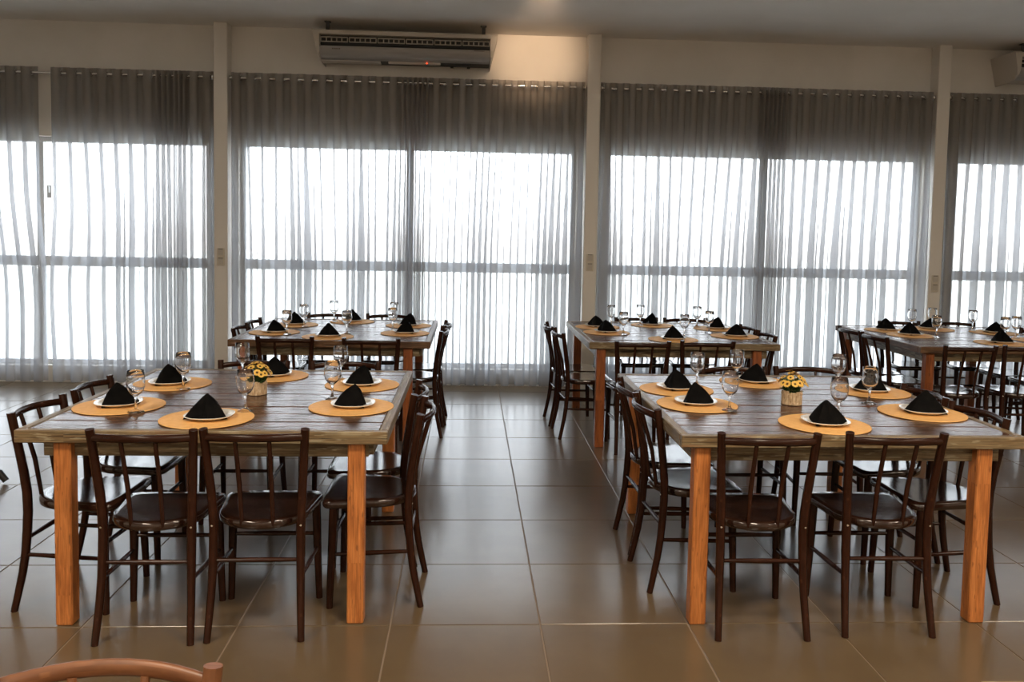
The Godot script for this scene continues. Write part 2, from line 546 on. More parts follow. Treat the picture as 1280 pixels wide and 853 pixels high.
# a sheer panel hanging in folds; lean moves its right or left edge along the height: [[height share from the top, left shift, right shift], ...]
func curtain(xa: float, xb: float, folds: int, s: int, label: String, gather := "", lean: Array = [], deep := 1.0) -> void:
	var rng := RandomNumberGenerator.new()
	rng.seed = s
	var width := xb - xa
	var root := thing("curtain", label, "curtain", Vector3((xa + xb) / 2, 0, ROD_Z), 0.0, "sheer grey curtains")
	var cum := [0.0]
	var top := [0.0]
	var overlap := []
	var depth := []
	for i in folds:
		var tight := 1.0
		if (gather.contains("a") and i < 3) or (gather.contains("b") and i > folds - 4):
			tight = 0.36
		top.append(top[i] + tight)
		cum.append(cum[i] + rng.randf_range(0.5, 1.6) * tight)
		overlap.append(2.3 if tight < 1.0 else 0.85 + 1.7 * pow(rng.randf(), 2.0))
		depth.append(rng.randf_range(0.6, 1.15))
	overlap.append(overlap[0])
	depth.append(depth[0])
	var per := 22
	var cols := folds * per
	var rows := 26
	var y_top := ROD_Y + 0.055
	var y_bot := 0.03
	var sway := noise(s, 0.7, 2)
	var pts := []
	for r in rows + 1:
		var t := pow(float(r) / rows, 1.25)
		var y := lerpf(y_top, y_bot, t)
		var loose := smoothstep(0.02, 0.65, t)
		var la := 0.0
		var lb := 0.0
		for k in lean.size() - 1:
			if t >= lean[k][0] and t <= lean[k + 1][0]:
				var f := smoothstep(lean[k][0], lean[k + 1][0], t)
				la = lerpf(lean[k][1], lean[k + 1][1], f)
				lb = lerpf(lean[k][2], lean[k + 1][2], f)
		var line := PackedVector3Array()
		for c in cols + 1:
			var fi := mini(c / per, folds - 1)
			var ff := float(c) / per - fi
			var u_top: float = lerpf(top[fi], top[fi + 1], ff) / top[folds]
			var u_low: float = lerpf(cum[fi], cum[fi + 1], ff) / cum[folds]
			var u := lerpf(u_top, u_low, loose * 0.45)
			var ph := TAU * ff
			var ov: float = lerpf(overlap[fi], overlap[fi + 1], ff)
			var dp: float = lerpf(depth[fi], depth[fi + 1], ff)
			var pitch: float = width * lerpf((top[fi + 1] - top[fi]) / top[folds], (cum[fi + 1] - cum[fi]) / cum[folds], loose * 0.45)
			var x := width * (u - 0.5) + sin(2.0 * ph) * pitch / TAU * lerpf(0.75, ov, loose)
			var z := -cos(ph) * lerpf(0.058, 0.055 * dp * deep, loose)
			x += sway.get_noise_2d(float(fi) * 2.3 + ff * 0.6, t * 0.8) * 0.006 * loose
			z += sway.get_noise_2d(u * 9.0 + 50.0, t * 1.0) * 0.012 * loose
			x += lerpf(la, lb, u)
			line.append(Vector3(x, y + (0.012 * cos(ph) if r == 0 else 0.0), z))
		pts.append(line)
	var st := SurfaceTool.new()
	st.begin(Mesh.PRIMITIVE_TRIANGLES)
	st.set_smooth_group(0)
	for r in rows:
		for c in cols:
			for w in [[r, c], [r, c + 1], [r + 1, c + 1], [r, c], [r + 1, c + 1], [r + 1, c]]:
				st.set_uv(Vector2(w[1], w[0]) * 0.05)
				st.add_vertex(pts[w[0]][w[1]])
	st.generate_normals()
	st.index()
	part("cloth", st.commit(), M.sheer_cloth, root)
	var ring := MB.new()
	var circ := []
	var rad := []
	for i in 13:
		var a := TAU * i / 12.0
		circ.append(Vector3(0, sin(a) * 0.022, cos(a) * 0.022))
		rad.append(0.0035)
	ring.tube(circ, rad, 5, 1.0, Vector3.RIGHT)
	var rm := ring.mesh()
	for i in folds:
		for q in [0.25, 0.75]:
			part("eyelet", rm, M.chrome, root, Vector3(width * (lerpf(top[i], top[i + 1], q) / top[folds] - 0.5), ROD_Y, 0.0), Basis(Vector3.UP, (0.35 if q < 0.5 else -0.35)))

func curtains() -> void:
	curtain(-5.98, -4.19, 12, 101, "sheer grey curtain by the open gap, on the side away from the air conditioner", "", [[0.0, 0, 0], [0.35, 0, 0.0], [0.75, 0, 0.075], [1.0, 0, 0.06]])
	curtain(-4.06, -2.90, 10, 102, "sheer grey curtain between the open gap and a narrow curtain panel", "b", [[0.0, 0, 0], [0.4, 0, 0], [0.72, -0.05, 0], [1.0, -0.03, 0]])
	curtain(-2.885, -2.505, 5, 103, "narrow sheer grey curtain panel beside the first column", "a")
	curtain(-2.355, -0.555, 15, 104, "sheer grey curtain under the air conditioner, hanging from the first column", "b")
	curtain(-0.556, 1.128, 15, 105, "sheer grey curtain lit by the spotlight, next to the middle column", "a")
	curtain(1.285, 3.033, 16, 106, "sheer grey curtain behind the middle-column tables, starting at the middle column", "b")
	curtain(3.032, 4.688, 15, 107, "sheer grey curtain ending at the end column, on its middle-column side", "a")
	curtain(4.845, 6.62, 15, 108, "sheer grey curtain beyond the end column, below the second air conditioner", "b")
	curtain(6.64, 8.3, 14, 109, "sheer grey curtain in the far corner beyond the second air conditioner", "a")
	var spans := [[ROOM_X0 + 0.02, -2.503, "above the open gap"], [-2.357, 1.13, "under the air conditioner"], [1.276, 4.692, "from middle column to end column"], [4.838, ROOM_X1 - 0.02, "beyond the end column"]]
	for s in spans:
		var a: float = s[0]
		var b: float = s[1]
		var root := thing("curtain_rod", "chrome curtain rod " + s[2], "curtain rod", Vector3((a + b) / 2, ROD_Y, ROD_Z), 0.0, "chrome curtain rods")
		var mb := MB.new()
		mb.tube([Vector3((a - b) / 2 + 0.02, 0, 0), Vector3((b - a) / 2 - 0.02, 0, 0)], [0.0125, 0.0125], 12)
		part("rod", mb.mesh(), M.chrome, root)
		for x in [-(b - a) / 2 + 0.012, (b - a) / 2 - 0.012]:
			mb = MB.new()
			mb.lathe([[0.0, -0.012], [0.022, -0.012], [0.024, 0.0], [0.022, 0.012], [0.0, 0.012]], 14)
			part("finial", mb.mesh(), M.chrome, root, Vector3(x, 0, 0), Basis(Vector3.BACK, PI / 2))
		for x in [-(b - a) / 2 + 0.09, 0.0, (b - a) / 2 - 0.09]:
			mb = MB.new()
			mb.tube([Vector3(x, 0, -0.005), Vector3(x, 0, WALL_Z - ROD_Z + 0.001)], [0.008, 0.008], 8)
			mb.box(Vector3(x, 0, WALL_Z - ROD_Z + 0.004), Vector3(0.03, 0.07, 0.008), 0.002)
			part("bracket", mb.mesh(), M.dark_metal, root)

# ---------------------------------------------------------------- chairs
func lathe_curve(a: Vector3, pts: Array) -> Array:
	var c := Curve3D.new()
	for i in pts.size():
		var p: Vector3 = pts[i]
		var t := Vector3.ZERO
		if i > 0 and i < pts.size() - 1:
			t = (pts[i + 1] - pts[i - 1]) / 6.0
		c.add_point(p + a, -t, t)
	var out := []
	var n := 11
	for i in n:
		out.append(c.sample_baked(c.get_baked_length() * i / (n - 1.0), true))
	return out

func make_chair(m: Material, seat_m: Material) -> Node3D:
	var t := Node3D.new()
	t.name = "dining_chair"
	# seat: straight front, round back
	var outline := PackedVector2Array()
	for i in 25:
		var a := PI * i / 24.0
		outline.append(Vector2(cos(a) * 0.178, 0.0 + sin(a) * 0.165 + 0.005))
	for p in [Vector2(-0.190, -0.10), Vector2(-0.200, -0.165), Vector2(-0.194, -0.192), Vector2(-0.17, -0.205), Vector2(-0.08, -0.212), Vector2(0.08, -0.212), Vector2(0.17, -0.205), Vector2(0.194, -0.192), Vector2(0.200, -0.165), Vector2(0.190, -0.10)]:
		outline.append(p)
	var mb := MB.new()
	mb.rings(outline, [[0.0, 0.421], [0.95, 0.421], [0.99, 0.426], [1.0, 0.438], [0.995, 0.450], [0.965, 0.456], [0.85, 0.4555], [0.6, 0.4535], [0.3, 0.4525], [0.0, 0.4523]], [1, 0, 0, 0, 0, 0, 0, 0, 0])
	part("seat", mb.mesh(), seat_m, t)
	for s in [-1.0, 1.0]:
		# back post and rear leg in one bent piece
		mb = MB.new()
		var line := lathe_curve(Vector3.ZERO, [Vector3(s * 0.176, 0.0, 0.205), Vector3(s * 0.168, 0.18, 0.168), Vector3(s * 0.164, 0.44, 0.148), Vector3(s * 0.176, 0.64, 0.168), Vector3(s * 0.188, 0.82, 0.196)])
		mb.tube(line, [0.0135, 0.0145, 0.0155, 0.0165, 0.0175, 0.018, 0.018, 0.0175, 0.017, 0.0165, 0.0165], 12)
		part("back_post", mb.mesh(), m, t)
		mb = MB.new()
		mb.tube([Vector3(s * 0.172, 0.424, -0.158), Vector3(s * 0.176, 0.25, -0.164), Vector3(s * 0.184, 0.0, -0.172)], [0.019, 0.0175, 0.0135], 12)
		part("leg", mb.mesh(), m, t)
		mb = MB.new()
		mb.tube([Vector3(s * 0.177, 0.225, -0.160), Vector3(s * 0.172, 0.23, 0.0), Vector3(s * 0.168, 0.235, 0.160)], [0.008, 0.0105, 0.008], 8)
		part("stretcher", mb.mesh(), m, t)
		mb = MB.new()
		mb.tube([Vector3(s * 0.058, 0.435, 0.152), Vector3(s * 0.060, 0.60, 0.178), Vector3(s * 0.062, 0.785, 0.232)], [0.0085, 0.0098, 0.0085], 8)
		part("spindle", mb.mesh(), m, t)
		mb = MB.new()
		mb.lathe([[0.0, 0.0], [0.005, 0.0], [0.004, 0.002], [0.0, 0.003]], 8)
		part("screw", mb.mesh(), M.screw, t, Vector3(s * 0.166, 0.438, 0.1645), Basis(Vector3.RIGHT, PI / 2))
	mb = MB.new()
	mb.tube([Vector3(-0.177, 0.285, -0.162), Vector3(0, 0.285, -0.164), Vector3(0.177, 0.285, -0.162)], [0.008, 0.0105, 0.008], 8)
	part("stretcher", mb.mesh(), m, t)
	mb = MB.new()
	mb.tube([Vector3(-0.166, 0.30, 0.155), Vector3(0, 0.30, 0.155), Vector3(0.166, 0.30, 0.155)], [0.008, 0.0105, 0.008], 8)
	part("stretcher", mb.mesh(), m, t)
	# bowed top rail between the posts
	var arc := []
	var rr := []
	for i in 13:
		var k := i / 6.0 - 1.0
		arc.append(Vector3(k * 0.182, 0.788 + 0.008 * (1.0 - k * k), 0.194 + 0.05 * (1.0 - k * k)))
		rr.append(0.0155)
	mb = MB.new()
	mb.tube(arc, rr, 10, 0.62)
	part("top_rail", mb.mesh(), m, t)
	return t

# ---------------------------------------------------------------- tables
const TS := 1.42
const TH := 0.785

func make_table(edge: Material, leg: Material, s: int, lx0 := 0.165, lx1 := 0.125) -> Node3D:
	var rng := RandomNumberGenerator.new()
	rng.seed = s
	var t := Node3D.new()
	t.name = "dining_table"
	var h := TS / 2
	var eb := 0.036
	for s2 in [-1, 1]:
		var mb := MB.new()
		mb.box(Vector3(0, TH - 0.025, s2 * (h - eb / 2)), Vector3(TS, 0.05, eb), 0.004, Vector2(rng.randf(), rng.randf()))
		part("edge_board", mb.mesh(), edge, t)
		mb = MB.new()
		mb.box(Vector3(s2 * (h - eb / 2), TH - 0.025, 0), Vector3(eb, 0.05, TS - eb * 2 - 0.002), 0.004, Vector2(rng.randf(), rng.randf()))
		part("edge_board", mb.mesh(), edge, t)
	var z := -h + eb
	var widths := []
	var total := 0.0
	for i in 10:
		widths.append(rng.randf_range(0.8, 1.25))
		total += widths[i]
	for i in 10:
		var wz: float = widths[i] / total * (TS - eb * 2)
		var mb := MB.new()
		mb.box(Vector3(0, TH - 0.016 + rng.randf_range(-0.0022, 0.0), z + wz / 2), Vector3(TS - eb * 2 - 0.003, 0.03, wz - 0.0055), 0.003, Vector2(rng.randf(), rng.randf()))
		part("plank", mb.mesh(), M["plank_wood_%d" % (rng.randi() % 4)], t)
		z += wz
	for s2 in [-1, 1]:
		var mb := MB.new()
		mb.box(Vector3(0, 0.702, s2 * (h - 0.075)), Vector3(TS - 0.16, 0.066, 0.024), 0.002, Vector2(rng.randf(), rng.randf()))
		part("apron", mb.mesh(), M.apron_wood, t)
		mb = MB.new()
		mb.box(Vector3(s2 * (h - 0.075), 0.702, 0), Vector3(0.024, 0.066, TS - 0.19), 0.002, Vector2(rng.randf(), rng.randf()))
		part("apron", mb.mesh(), M.apron_wood, t)
	for sx in [-1, 1]:
		for sz in [-1, 1]:
			var mb := MB.new()
			mb.box(Vector3(sx * (h - (lx0 if sx < 0 else lx1)), 0.367, sz * (h - 0.058)), Vector3(0.066, 0.734, 0.062), 0.005, Vector2(rng.randf(), rng.randf()))
			part("leg", mb.mesh(), leg, t)
	return t

# ---------------------------------------------------------------- things on the tables
func superellipse(r: float, e: float, n: int) -> PackedVector2Array:
	var o := PackedVector2Array()
	for i in n:
		var a := TAU * i / n
		var k := pow(pow(absf(cos(a)), e) + pow(absf(sin(a)), e), -1.0 / e)
		o.append(Vector2(cos(a), sin(a)) * k * r)
	return o

func plate_mesh() -> ArrayMesh:
	var mb := MB.new()
	mb.rings(superellipse(0.098, 2.5, 40), [[0.0, 0.0], [0.56, 0.0], [0.6, 0.001], [0.8, 0.008], [0.97, 0.0155], [1.0, 0.0172], [0.985, 0.0185], [0.8, 0.0115], [0.62, 0.006], [0.55, 0.005], [0.0, 0.005]])
	return mb.mesh()

func placemat_mesh() -> ArrayMesh:
	var mb := MB.new()
	mb.rings(MB.circle(0.187, 48), [[0.0, 0.0], [0.998, 0.0], [1.0, 0.0015], [0.996, 0.003], [0.985, 0.0032], [0.0, 0.0032]], [0, 1, 1, 1, 2])
	return mb.mesh()

func glass_mesh() -> ArrayMesh:
	var mb := MB.new()
	mb.lathe([[0.0, 0.0], [0.033, 0.0], [0.0338, 0.0018], [0.030, 0.0038], [0.014, 0.008], [0.0068, 0.015], [0.0048, 0.03], [0.0046, 0.05], [0.0065, 0.064], [0.011, 0.07], [0.022, 0.079], [0.0315, 0.092], [0.0365, 0.108], [0.038, 0.126], [0.0368, 0.15], [0.0345, 0.176], [0.0338, 0.1768], [0.0331, 0.176], [0.0354, 0.15], [0.0366, 0.126], [0.0351, 0.109], [0.0302, 0.094], [0.021, 0.082], [0.009, 0.0745], [0.0, 0.0735]], 32)
	return mb.mesh()

# black cloth folded to a standing pyramid: two flaps meet in a front crease
func napkin_mesh(s: int) -> ArrayMesh:
	var rng := RandomNumberGenerator.new()
	rng.seed = s
	var cor := [Vector2(-0.084, 0.056), Vector2(-0.014, 0.038), Vector2(0.006, 0.062), Vector2(0.082, 0.048), Vector2(0.03, -0.078), Vector2(-0.024, -0.086)]
	for i in cor.size():
		cor[i] += Vector2(rng.randf_range(-0.006, 0.006), rng.randf_range(-0.006, 0.006))
	var apex := Vector3(rng.randf_range(-0.008, 0.008), 0.093 + rng.randf_range(-0.006, 0.005), 0.008)
	var n := cor.size()
	var seg := 4
	var lev := 6
	var tv := PackedVector3Array()
	var tuv := PackedVector2Array()
	var tg := PackedInt32Array()
	var pos := func(side: int, k: int, l: int) -> Vector3:
		var f := float(k) / seg
		var b: Vector2 = cor[side].lerp(cor[(side + 1) % n], f)
		var b3 := Vector3(b.x, 0.0, b.y)
		var tt := float(l) / lev
		var tip: Vector3 = apex + Vector3(b.x, 0, b.y) * 0.05
		var p := b3.lerp(tip, tt)
		var outw := Vector3(b.x, 0.15, b.y).normalized()
		return p + outw * (sin(PI * tt) * 0.005 + sin(PI * f) * sin(PI * tt) * 0.006)
	for side in n:
		for k in seg:
			for l in lev:
				var a: Vector3 = pos.call(side, k, l)
				var b: Vector3 = pos.call(side, k + 1, l)
				var c: Vector3 = pos.call(side, k + 1, l + 1)
				var d: Vector3 = pos.call(side, k, l + 1)
				for p in [a, b, c, a, c, d]:
					tv.append(p)
					tuv.append(Vector2(p.x, p.y))
					tg.append(side + 1)
			for p in [Vector3(0, 0, 0), pos.call(side, k + 1, 0), pos.call(side, k, 0)]:
				tv.append(p)
				tuv.append(Vector2(p.x, p.z))
				tg.append(20)
			for p in [apex + Vector3(0, 0.001, 0), pos.call(side, k, lev), pos.call(side, k + 1, lev)]:
				tv.append(p)
				tuv.append(Vector2(p.x, p.z))
				tg.append(21)
	var mb := MB.new()
	mb.piece(tv, tuv, tg)
	return mb.mesh()

func flower_pot(at: Vector3, label: String, s: int) -> void:
	var rng := RandomNumberGenerator.new()
	rng.seed = s
	var t := thing("potted_daisies", label, "flower pot", at, rng.randf() * TAU, "potted yellow daisies")
	var mb := MB.new()
	# strips of bark round the pot
	mb.lathe([[0.0, 0.0], [0.040, 0.0], [0.041, 0.054], [0.0, 0.054]], 20, Vector3.ZERO, [1, 2, 3])
	part("soil", mb.mesh(), M.soil, t, Vector3(0, 0.001, 0))
	for i in 18:
		mb = MB.new()
		var h := 0.063 + rng.randf_range(-0.004, 0.004)
		mb.box(Vector3(0, h / 2, 0.0435), Vector3(0.0150, h, 0.006 + rng.randf() * 0.002), 0.0015, Vector2(rng.randf(), rng.randf()))
		part("bark_strip", mb.mesh(), M.birch_bark, t, Vector3.ZERO, Basis(Vector3.UP, TAU * i / 18.0))
	mb = MB.new()
	var cord := []
	var rad := []
	for i in 25:
		cord.append(Vector3(cos(TAU * i / 24.0) * 0.0488, 0.051, sin(TAU * i / 24.0) * 0.0488))
		rad.append(0.0016)
	mb.tube(cord, rad, 6)
	part("cord", mb.mesh(), M.birch_bark, t)
	# leaves
	var leaf := MB.new()
	for i in 64:
		var a := rng.randf() * TAU
		var tilt := rng.randf_range(0.15, 1.25)
		var o := Vector3(cos(a) * 0.018, 0.055 + rng.randf() * 0.04, sin(a) * 0.018)
		var dir := Vector3(cos(a) * cos(tilt), sin(tilt), sin(a) * cos(tilt))
		var side := dir.cross(Vector3.UP).normalized()
		var l := rng.randf_range(0.034, 0.056)
		var w := l * 0.28
		var nrm := side.cross(dir) * 0.004
		var q := [o, o + dir * l * 0.5 + side * w - nrm, o + dir * l, o + dir * l * 0.5 - side * w - nrm, o + dir * l * 0.5 + nrm]
		var tv := PackedVector3Array([q[0], q[1], q[4], q[1], q[2], q[4], q[2], q[3], q[4], q[3], q[0], q[4]])
		var tu := PackedVector2Array()
		var tg := PackedInt32Array()
		for k in 12:
			tu.append(Vector2(tv[k].x, tv[k].y))
			tg.append(i + 1)
		leaf.piece(tv, tu, tg, false)
	part("leaves", leaf.mesh(), M.leaf_green, t)
	# daisies
	var head := MB.new()
	for i in 12:
		var a := TAU * i / 12.0
		var d := Vector3(cos(a), 0, sin(a))
		var sd := Vector3(-sin(a), 0, cos(a))
		var q := [d * 0.003, d * 0.011 + sd * 0.0034 + Vector3.UP * 0.001, d * 0.0165 + Vector3.UP * 0.0005, d * 0.011 - sd * 0.0034 + Vector3.UP * 0.001]
		var tv := PackedVector3Array([q[0], q[2], q[1], q[0], q[3], q[2]])
		var tu := PackedVector2Array()
		for k in 6:
			tu.append(Vector2(tv[k].x, tv[k].z))
		head.piece(tv, tu, PackedInt32Array([i, i, i, i, i, i]), false)
	var hm := head.mesh()
	var eye := MB.new()
	eye.lathe([[0.0, -0.001], [0.0042, 0.0], [0.0036, 0.0022], [0.0, 0.003]], 10)
	var em := eye.mesh()
	for i in 26:
		var ring := 0 if i < 3 else (1 if i < 12 else 2)
		var a := i * 2.4 + rng.randf() * 0.5
		var r: float = [0.016, 0.042, 0.060][ring] + rng.randf_range(-0.005, 0.005)
		var y: float = [0.150, 0.132, 0.106][ring] + rng.randf_range(-0.007, 0.007)
		var p := Vector3(cos(a) * r, y, sin(a) * r)
		var up := Vector3(cos(a) * [0.25, 0.65, 1.3][ring], 1.0, sin(a) * [0.25, 0.65, 1.3][ring]).normalized()
		var xx := up.cross(Vector3(sin(i), 0.1, cos(i))).normalized()
		var bs := Basis(xx, up, xx.cross(up)).scaled_local(Vector3.ONE * rng.randf_range(1.0, 1.25))
		var f := part("daisy", hm, M.petal_yellow, t, p, bs)
		part("flower_center", em, M.flower_brown, f)
		var stem := MB.new()
		var inv := Transform3D(bs, p).affine_inverse()
		stem.tube([inv * Vector3(p.x * 0.3, 0.05, p.z * 0.3), inv * (p * Vector3(0.8, 0.9, 0.8)), Vector3(0, -0.0005, 0)], [0.0011, 0.001, 0.001], 5)
		part("stem", stem.mesh(), M.stem_green, f)

# ---------------------------------------------------------------- air conditioner
func air_conditioner(at: Vector3, label: String) -> void:
	# origin: middle of the length, at the wall, level with the top edge; the front looks to +z
	var t := thing("air_conditioner", label, "air conditioner", at, 0.0, "ceiling air conditioners")
	var L := 0.805
	var a := Vector3.BACK
	var b := Vector3.UP
	var mb := MB.new()
	mb.prism([Vector2(0.0, -0.02), Vector2(0.33, -0.02), Vector2(0.33, -0.125), Vector2(0.29, -0.16), Vector2(0.2, -0.23), Vector2(0.0, -0.24)], Vector3.ZERO, a, b, Vector3.RIGHT, -L + 0.004, L - 0.004)
	part("body", mb.mesh(), M.plastic_black, t)
	mb = MB.new()
	mb.prism([Vector2(0.0, 0.0), Vector2(0.385, 0.0), Vector2(0.392, -0.008), Vector2(0.388, -0.04), Vector2(0.33, -0.042), Vector2(0.33, -0.022), Vector2(0.0, -0.022)], Vector3.ZERO, a, b, Vector3.RIGHT, -L, L)
	part("top_cover", mb.mesh(), M.plastic_white, t)
	mb = MB.new()
	var prof := []
	for q in [[0.375, -0.145], [0.378, -0.165], [0.372, -0.185], [0.358, -0.205], [0.335, -0.226], [0.30, -0.243], [0.25, -0.252]]:
		prof.append(Vector2(q[0], q[1]))
	for q in [[0.25, -0.24], [0.30, -0.23], [0.33, -0.212], [0.345, -0.19], [0.35, -0.145]]:
		prof.append(Vector2(q[0], q[1]))
	mb.prism(prof, Vector3.ZERO, a, b, Vector3.RIGHT, -L + 0.002, L - 0.002)
	part("front_panel", mb.mesh(), M.plastic_silver, t)
	mb = MB.new()
	mb.prism([Vector2(0.25, -0.262), Vector2(0.262, -0.254), Vector2(0.18, -0.262), Vector2(0.17, -0.272)], Vector3.ZERO, a, b, Vector3.RIGHT, -L, -L + 0.56)
	part("bottom_lip", mb.mesh(), M.plastic_white, t)
	mb = MB.new()
	mb.box(Vector3(0.08, -0.262, 0.235), Vector3(0.5, 0.02, 0.04), 0.003)
	part("display_strip", mb.mesh(), M.plastic_white, t)
	mb = MB.new()
	mb.box(Vector3(0.47, -0.262, 0.21), Vector3(0.3, 0.026, 0.05), 0.004)
	for x in [0.44, 0.6]:
		mb.box(Vector3(x, -0.28, 0.2), Vector3(0.03, 0.02, 0.03), 0.003)
	part("drain_bracket", mb.mesh(), M.plastic_black, t)
	mb = MB.new()
	mb.lathe([[0.0, -0.002], [0.006, -0.002], [0.006, 0.002], [0.0, 0.003]], 10)
	part("indicator_light", mb.mesh(), M.indicator_light, t, Vector3(0.2, -0.262, 0.256), Basis(Vector3.RIGHT, PI / 2))
	for s in [-1.0, 1.0]:
		mb = MB.new()
		var cap := [Vector2(0.0, 0.003), Vector2(0.388, 0.003), Vector2(0.396, -0.01), Vector2(0.386, -0.15), Vector2(0.365, -0.21), Vector2(0.31, -0.252), Vector2(0.2, -0.275), Vector2(0.0, -0.275)]
		var tv := PackedVector3Array()
		var tu := PackedVector2Array()
		var tg := PackedInt32Array()
		# the outer face tapers towards the foot
		var inn := []
		var out := []
		for q in cap:
			inn.append(Vector3(s * L, q.y, q.x))
			out.append(Vector3(s * (L + 0.072 + q.y * 0.24), q.y, q.x * 0.99))
		for i in cap.size():
			var j := (i + 1) % cap.size()
			for p in [inn[i], inn[j], out[j], inn[i], out[j], out[i]]:
				tv.append(p)
		var ix := Geometry2D.triangulate_polygon(PackedVector2Array(cap))
		var sgn := 0.0
		for i in cap.size():
			sgn += cap[i].cross(cap[(i + 1) % cap.size()])
		for k in range(0, ix.size(), 3):
			var o3 := [ix[k], ix[k + 1], ix[k + 2]]
			var area: float = (cap[o3[1]] - cap[o3[0]]).cross(cap[o3[2]] - cap[o3[0]])
			if (area > 0) != (sgn > 0):
				o3.reverse()
			for m in o3:
				tv.append(out[m])
			o3.reverse()
			for m in o3:
				tv.append(inn[m])
		for p in tv:
			tu.append(Vector2(p.z, p.y))
			tg.append(-1)
		mb.piece(tv, tu, tg)
		part("end_cap", mb.mesh(), M.plastic_white, t)
		mb = MB.new()
		mb.box(Vector3(s * 0.74, 0.048, 0.3), Vector3(0.035, 0.098, 0.008), 0.002)
		mb.box(Vector3(s * 0.74, 0.093, 0.3), Vector3(0.06, 0.006, 0.06), 0.002)
		part("hanger", mb.mesh(), M.dark_metal, t)
	# outlet: six louvre frames, each with upright vanes
	for i in 6:
		var w := 2 * L / 6.0
		var lv := Node3D.new()
		lv.name = "louvre"
		t.add_child(lv, true)
		lv.position = Vector3(-L + w * (i + 0.5), -0.082, 0.352)
		mb = MB.new()
		for s in [-1, 1]:
			mb.box(Vector3(0, s * 0.02, 0), Vector3(w - 0.012, 0.007, 0.022), 0.001)
			mb.box(Vector3(s * (w / 2 - 0.009), 0, 0), Vector3(0.007, 0.034, 0.022), 0.001)
		part("louvre_frame", mb.mesh(), M.plastic_white, lv)
		for k in 4:
			mb = MB.new()
			mb.box(Vector3.ZERO, Vector3(0.006, 0.034, 0.02), 0.001)
			part("vane", mb.mesh(), M.plastic_white, lv, Vector3((k - 1.5) * 0.048, 0, 0), Basis(Vector3.UP, 0.5))
	# small worn print at both ends of the panel
	mb = MB.new()
	for k in 5:
		mb.box(Vector3(-0.68 + k * 0.016, -0.171, 0.3772), Vector3(0.011, 0.014, 0.0012), 0.0)
	part("print", mb.mesh(), M.print_grey, t)
	mb = MB.new()
	mb.box(Vector3(0.70, -0.156, 0.3772), Vector3(0.1, 0.006, 0.0012), 0.0)
	part("print", mb.mesh(), M.print_grey, t)

func light_switch(at: Vector3, label: String) -> void:
	var t := thing("light_switch", label, "light switch", at, 0.0, "switches on the columns")
	var mb := MB.new()
	mb.box(Vector3(0, 0, 0.006), Vector3(0.075, 0.17, 0.012), 0.003)
	part("plate", mb.mesh(), M.plastic_switch, t)
	for y in [-0.045, 0.045]:
		mb = MB.new()
		mb.box(Vector3(0, y, 0.014), Vector3(0.05, 0.055, 0.008), 0.002, Vector2.ZERO, Basis(Vector3.RIGHT, 0.12))
		part("rocker", mb.mesh(), M.plastic_white, t)
		mb = MB.new()
		mb.box(Vector3(0, y + 0.033, 0.0125), Vector3(0.046, 0.006, 0.002), 0.0)
		part("slot", mb.mesh(), M.dark_metal, t)

# ---------------------------------------------------------------- lamps
func panel_lamp(at: Vector3, label: String, energy: float) -> void:
	var t := thing("ceiling_lamp", label, "lamp", at, 0.0, "square ceiling lamps")
	var mb := MB.new()
	mb.box(Vector3(0, -0.025, 0), Vector3(0.64, 0.05, 0.64), 0.006)
	part("housing", mb.mesh(), M.plastic_white, t)
	mb = MB.new()
	mb.box(Vector3(0, -0.054, 0), Vector3(0.6, 0.008, 0.6), 0.002)
	part("lamp_diffuser", mb.mesh(), M.lamp_diffuser, t)
	var l := AreaLight3D.new()
	l.name = "lamp_light"
	l.area_size = Vector2(0.6, 0.6)
	l.light_color = Color(1.0, 0.93, 0.83)
	l.light_energy = energy
	l.area_range = 20.0
	l.shadow_enabled = true
	l.rotation.x = -PI / 2
	l.position = Vector3(0, -0.066, 0)
	t.add_child(l)

func spot_lamp(at: Vector3, target: Vector3, energy: float) -> void:
	var t := thing("ceiling_spotlight", "small ceiling spotlight turned to the wall beside the air conditioner", "spotlight", at)
	var mb := MB.new()
	mb.lathe([[0.0, 0.0], [0.04, 0.0], [0.04, -0.02], [0.0, -0.02]], 18)
	part("base", mb.mesh(), M.plastic_white, t)
	mb = MB.new()
	mb.tube([Vector3(0, -0.018, 0), Vector3(0, -0.075, 0)], [0.008, 0.008], 8)
	part("arm", mb.mesh(), M.plastic_white, t)
	var dir := (target - (at + Vector3(0, -0.09, 0))).normalized()
	var x := dir.cross(Vector3.UP).normalized()
	var bs := Basis(x, dir, x.cross(dir))
	mb = MB.new()
	mb.lathe([[0.0, -0.05], [0.03, -0.05], [0.038, 0.05], [0.034, 0.05], [0.03, 0.03], [0.0, 0.03]], 18)
	part("head", mb.mesh(), M.plastic_white, t, Vector3(0, -0.09, 0), bs)
	mb = MB.new()
	mb.lathe([[0.0, 0.031], [0.029, 0.031], [0.029, 0.036], [0.0, 0.038]], 18)
	part("bulb", mb.mesh(), M.lamp_diffuser, t, Vector3(0, -0.09, 0), bs)
	var l := SpotLight3D.new()
	l.name = "spot_light"
	l.position = Vector3(0, -0.09, 0) + dir * 0.06
	l.basis = Basis(x, x.cross(dir) * 1.0, -dir)
	l.spot_angle = 17.0
	l.spot_angle_attenuation = 1.0
	l.spot_range = 20.0
	l.light_size = 0.08
	l.light_energy = energy
	l.light_color = Color(1.0, 0.84, 0.68)
	l.shadow_enabled = true
	t.add_child(l)

